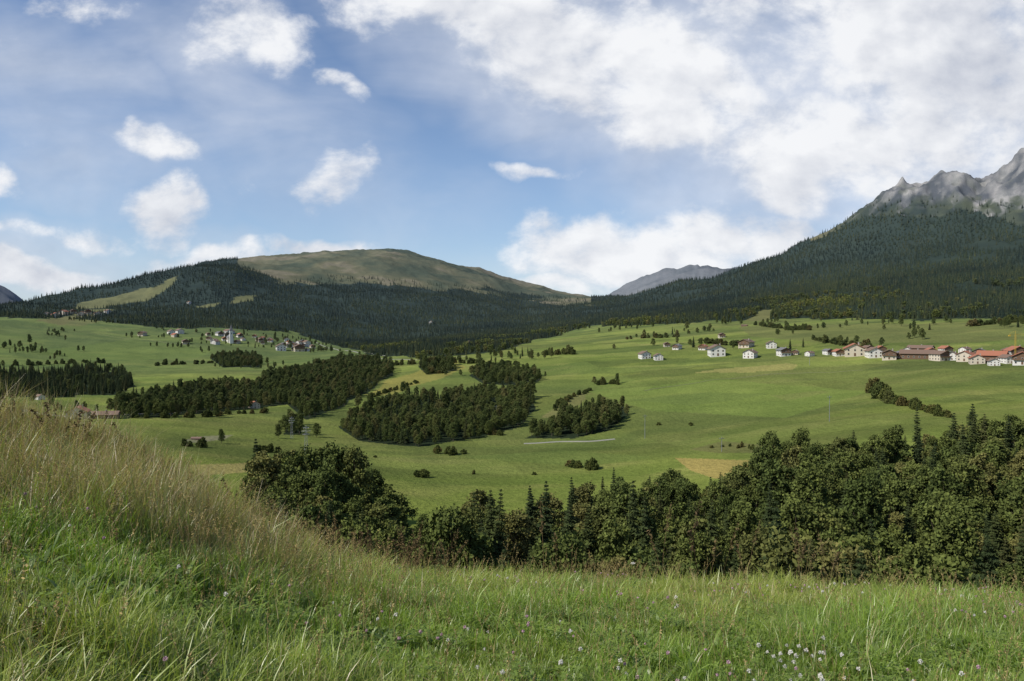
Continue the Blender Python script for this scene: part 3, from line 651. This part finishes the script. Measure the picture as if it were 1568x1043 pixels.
def flower(name,mat,h,rad,flat=False,cnt=60,size=.006):
    q=Q();q.tube((0,0,0),(.01,.01,h*.5),.0018,.0016,4,0);q.tube((.01,.01,h*.5),(.025,0,h),.0016,.0013,4,0)
    d=rng.normal(size=(cnt,3));d/=np.linalg.norm(d,axis=1)[:,None]
    c=np.array([.025,0,h])+d*rad*rng.uniform(.6,1,(cnt,1))*np.array([1,1,.3 if flat else .9]);q.leaves(c,rng.uniform(size*.6,size*1.2,cnt),1,.5,asp=.6)
    for i in range(4):
        a_=rng.uniform(0,6.28);z_=h*rng.uniform(.1,.6);D=np.array([math.cos(a_),math.sin(a_),.5]);s=np.array([-D[1],D[0],0])
        p=np.array([.01,.005,z_]);q.add([p,p+D*.03-s*.008,p+D*.06,p+D*.03+s*.008],[(0,1,2,3)],0,.5)
    return obj(name,q.mesh(name,[gL,mat]),link=False)
M=[herb('a0',9,.20,.034),herb('a1',8,.15,.026),herb('a2',12,.24,.034),clover('b0'),clover('b1'),
 stalks('c0',4,.30,.60,gS),stalks('c1',3,.25,.5,gS),stalks('c2',5,.3,.55,gS,1.3),
 flower('d0',pk,.22,.012),flower('d1',wh,.22,.014),flower('d2',wh,.38,.035,True,90,.009),
 stalks('e0',2,.5,.95,gK,2.6,.06,.0032,40),stalks('e1',1,.5,.9,gK,3.2,.05,.0036,50)]
cG=collection('meadow_plant_models',M)
def samp(n_,r0,r1,a=.63):
    r_=np.sqrt(rng.uniform(r0*r0,r1*r1,n_));t=rng.uniform(-a,a,n_);return r_*np.sin(t),r_*np.cos(t)
x,y=samp(5600,3.4,14.2);u_,v_,r_,z_=uv(x,y);nz2=fbm(x/3,y/3,3,104);nz=fbm(x/1.2,y/1.2,3,73)
dr=np.clip((1-sm(330,700,u_+nz2*220))*sm(4.6,8.5,r_+nz2*2.8),0,1);isd=rng.uniform(size=x.size)<dr
k=isd|(nz>-.05)|(rng.uniform(size=x.size)<.35);x,y,z_,isd,u_=x[k],y[k],z_[k],isd[k],u_[k]
ix=np.where(isd,rng.integers(5,8,x.size),rng.choice([0,1,1,2,3,3,4,6,6],x.size))
scatter('meadow_plants',np.stack([x,y,z_],1),rng.uniform(0,6.28,x.size),rng.uniform(.6,1.15,x.size),ix,cG,rng.normal(size=(x.size,2))*.12)
x,y=samp(800,3.6,13);u_,_,_,z_=uv(x,y);nn=fbm(x/1.6,y/1.6,2,81);k=(nn>-.0)&(rng.uniform(size=800)<np.where(u_<500,.4,1))
x,y,z_=x[k],y[k],z_[k];ix=rng.choice([8,8,9],x.size)
xc=rng.normal(size=26)*.22+2.05;yc=rng.normal(size=26)*.3+5.6;x=np.append(x,xc);y=np.append(y,yc);z_=H(x,y);ix=np.append(ix,np.full(26,9))
scatter('meadow_flowers',np.stack([x,y,z_],1),rng.uniform(0,6.28,x.size),rng.uniform(.75,1.2,x.size),ix,cG,rng.normal(size=(x.size,2))*.1)
t=rng.uniform(-.62,.62,520);r_=rng.normal(size=520)*.7+12.3;x=r_*np.sin(t);y=r_*np.cos(t);u_,_,_,z_=uv(x,y)
cl3=fbm(x/.9,y/.9,2,131)
keep=(rng.uniform(size=520)<np.where((u_>400)&(u_<690),.95,np.where(u_<400,.3,.3*(cl3>0))))
x,y,z_,u_=x[keep],y[keep],z_[keep],u_[keep]
ix=np.where(u_<690,rng.integers(11,13,x.size),rng.choice([0,2,2,2,6,5,11],x.size));ix[np.argmin(np.abs(u_-978))]=10
scatter('tall_meadow_plants',np.stack([x,y,z_],1),rng.uniform(0,6.28,x.size),np.where(u_<690,rng.uniform(.5,.95,x.size),rng.uniform(.8,1.5,x.size)),ix,cG,rng.normal(size=(x.size,2))*.08)
# ---------------------------------------------------------------- sky
W=bpy.data.worlds.new('World');S.world=W;W.use_nodes=True;nt=W.node_tree;nt.nodes.clear();n=N(nt)
EL=math.radians(42);sx,sy=-.90,-.42
sd=Vector((sx*math.cos(EL),sy*math.cos(EL),math.sin(EL))).normalized()
o=n('ShaderNodeOutputWorld');bg=n('ShaderNodeBackground');sk=n('ShaderNodeTexSky');sk.sky_type='NISHITA';sk.sun_disc=False
sk.sun_elevation=EL;sk.sun_rotation=math.atan2(sx,sy);sk.altitude=1200;sk.air_density=1.0;sk.dust_density=.6;sk.ozone_density=1.2
STR=.10;bg.inputs[1].default_value=STR
tc=n('ShaderNodeTexCoord');sp=n('ShaderNodeSeparateXYZ');n.L(tc.outputs['Generated'],sp.inputs[0])
yy=n.math('ADD',n.math('ABSOLUTE',sp.outputs[1]),.02)
ca=n.math('DIVIDE',sp.outputs[0],yy);cb=n.math('DIVIDE',sp.outputs[2],yy)
cv=n('ShaderNodeCombineXYZ');n.L(ca,cv.inputs[0]);n.L(cb,cv.inputs[1]);P0=cv.outputs[0]
nw=n('ShaderNodeTexNoise');n.L(P0,nw.inputs['Vector']);nw.inputs['Scale'].default_value=6;nw.inputs['Detail'].default_value=3;nw.inputs['Roughness'].default_value=.6
wv=n.vmath('SUBTRACT',nw.outputs['Color'],(.5,.5,.5)).outputs[0]
sc_=n('ShaderNodeVectorMath',operation='SCALE');n.L(wv,sc_.inputs[0]);sc_.inputs['Scale'].default_value=.13
PW=n.vmath('ADD',P0,sc_.outputs[0]).outputs[0]
ROT=math.radians(18)
rm1=n('ShaderNodeMapping',vector_type='POINT');n.L(PW,rm1.inputs[0]);rm1.inputs[2].default_value=(0,0,ROT);PR=rm1.outputs[0]
def ell(lst):
    acc=None
    for (u_,v_,ru,rv,rot,wt) in lst:
        cx=(u_-U0)/FP;cy=(V0-v_)/FP;src=PW
        if rot<-9: src=PR;cx,cy=cx*math.cos(ROT)-cy*math.sin(ROT),cx*math.sin(ROT)+cy*math.cos(ROT)
        kx=FP/ru;ky=FP/rv
        ma=n('ShaderNodeVectorMath',operation='MULTIPLY_ADD');n.L(src,ma.inputs[0]);ma.inputs[1].default_value=(kx,ky,0);ma.inputs[2].default_value=(-cx*kx,-cy*ky,0)
        dt=n('ShaderNodeVectorMath',operation='DOT_PRODUCT');n.L(ma.outputs[0],dt.inputs[0]);n.L(ma.outputs[0],dt.inputs[1])
        e_=n.math('MULTIPLY_ADD',dt.outputs['Value'],-wt/1.7,c=wt)
        acc=e_ if acc is None else n.math('MAXIMUM',acc,e_)
    return n.math('MAXIMUM',acc,0.0)
hard=ell([(900,80,330,110,-18,1.05),(690,20,190,70,-10,.95),(1000,170,160,75,-18,1.0),(1370,60,290,140,-10,1.25),(1240,240,180,90,-18,1.15),(1130,170,110,80,-18,.85),(1340,300,180,40,-10,.9),(1480,190,190,100,0,1.15),
 (1000,388,260,60,0,1.15),(1170,380,120,46,0,1.0),(850,438,120,28,0,.9),(520,285,64,40,0,.85),(255,238,62,28,-18,.95),(385,62,100,70,-18,.85),(268,335,70,48,-18,.9),(340,395,130,28,0,1.05),
 (80,428,210,28,0,1.0),(25,285,62,30,-18,.9),(830,278,95,18,0,.8),(505,378,100,22,0,.9),(520,140,46,22,-18,.7),(150,10,90,30,0,.7),(90,352,120,22,0,.75)])
soft=ell([(100,150,300,140,-18,.7),(440,200,300,120,-18,.5),(1200,180,440,240,-18,1.0),(900,110,400,170,-18,.95),(1450,190,290,230,0,1.1),(100,410,330,75,0,.75),(1050,410,330,75,0,.75),(1400,330,280,110,0,.8),(330,60,260,90,-18,.55),(640,310,200,90,0,.3)])
mp=n('ShaderNodeMapping');n.L(P0,mp.inputs[0]);mp.inputs[3].default_value=(1,1.4,1);PN=mp.outputs[0]
fa=n.noise(PN,7.0,7,.62,.1)
off=n.vmath('ADD',PN,(-.02,.026,0)).outputs[0];fb=n.noise(off,7.0,3,.62,.1)
big=n.noise(PN,3.5,1,.5)
den=n.math('ADD',hard,n.math('MULTIPLY',n.math('SUBTRACT',fa,.5),2.5))
hd=n.mr(den,.36,.98,0,1,True)
mp2=n('ShaderNodeMapping');n.L(P0,mp2.inputs[0]);mp2.inputs[2].default_value=(0,0,math.radians(28));mp2.inputs[3].default_value=(1,2.4,1)
sden=n.math('ADD',soft,n.math('MULTIPLY',n.math('SUBTRACT',n.noise(mp2.outputs[0],3.5,5,.55,.4),.5),1.2))
sd_=n.mr(sden,.05,1.15,0,.88,True)
rel=n.math('MULTIPLY',n.math('SUBTRACT',fa,fb),2.0)
shade=n.math('ADD',n.math('ADD',.72,rel),n.math('MULTIPLY',n.math('SUBTRACT',.56,big),1.3),True)
shade=n.math('SUBTRACT',shade,n.math('MULTIPLY',n.mr(ca,.35,.6),.12),True)
k_=1/STR
cc=n.mix(shade,tuple(k_*x for x in (.46,.50,.60)),tuple(k_*x for x in (.93,.94,.96)))
skc=n.mix(1.0,sk.outputs[0],(.94,1.06,1.22),'MULTIPLY')
c1=n.mix(n.mr(cb,.0,.28,.32,.04),skc,tuple(k_*x for x in (.60,.70,.84)))
c1=n.mix(sd_,c1,n.mix(shade,tuple(k_*x for x in (.40,.47,.60)),tuple(k_*x for x in (.68,.73,.83))))
c2=n.mix(n.math('MULTIPLY',hd,.95),c1,cc)
n.L(c2,bg.inputs[0]);n.L(bg.outputs[0],o.inputs[0])
ld=bpy.data.lights.new('sun','SUN');ld.energy=4.4;ld.angle=math.radians(.5);ld.color=(1,.93,.81);lo=bpy.data.objects.new('sun',ld);S.collection.objects.link(lo);lo.rotation_euler=sd.to_track_quat('Z','Y').to_euler();lo.location=(0,0,100)
cd=bpy.data.cameras.new('camera');co=bpy.data.objects.new('camera',cd);S.collection.objects.link(co);cd.sensor_width=36;cd.lens=36*FP/1568;cd.clip_start=.05;cd.clip_end=60000
co.location=(0,0,0);co.rotation_euler=(math.radians(90)-math.atan(21.5/FP),0,0);S.camera=co
S.view_settings.view_transform='Standard';S.view_settings.look='None';S.view_settings.exposure=0
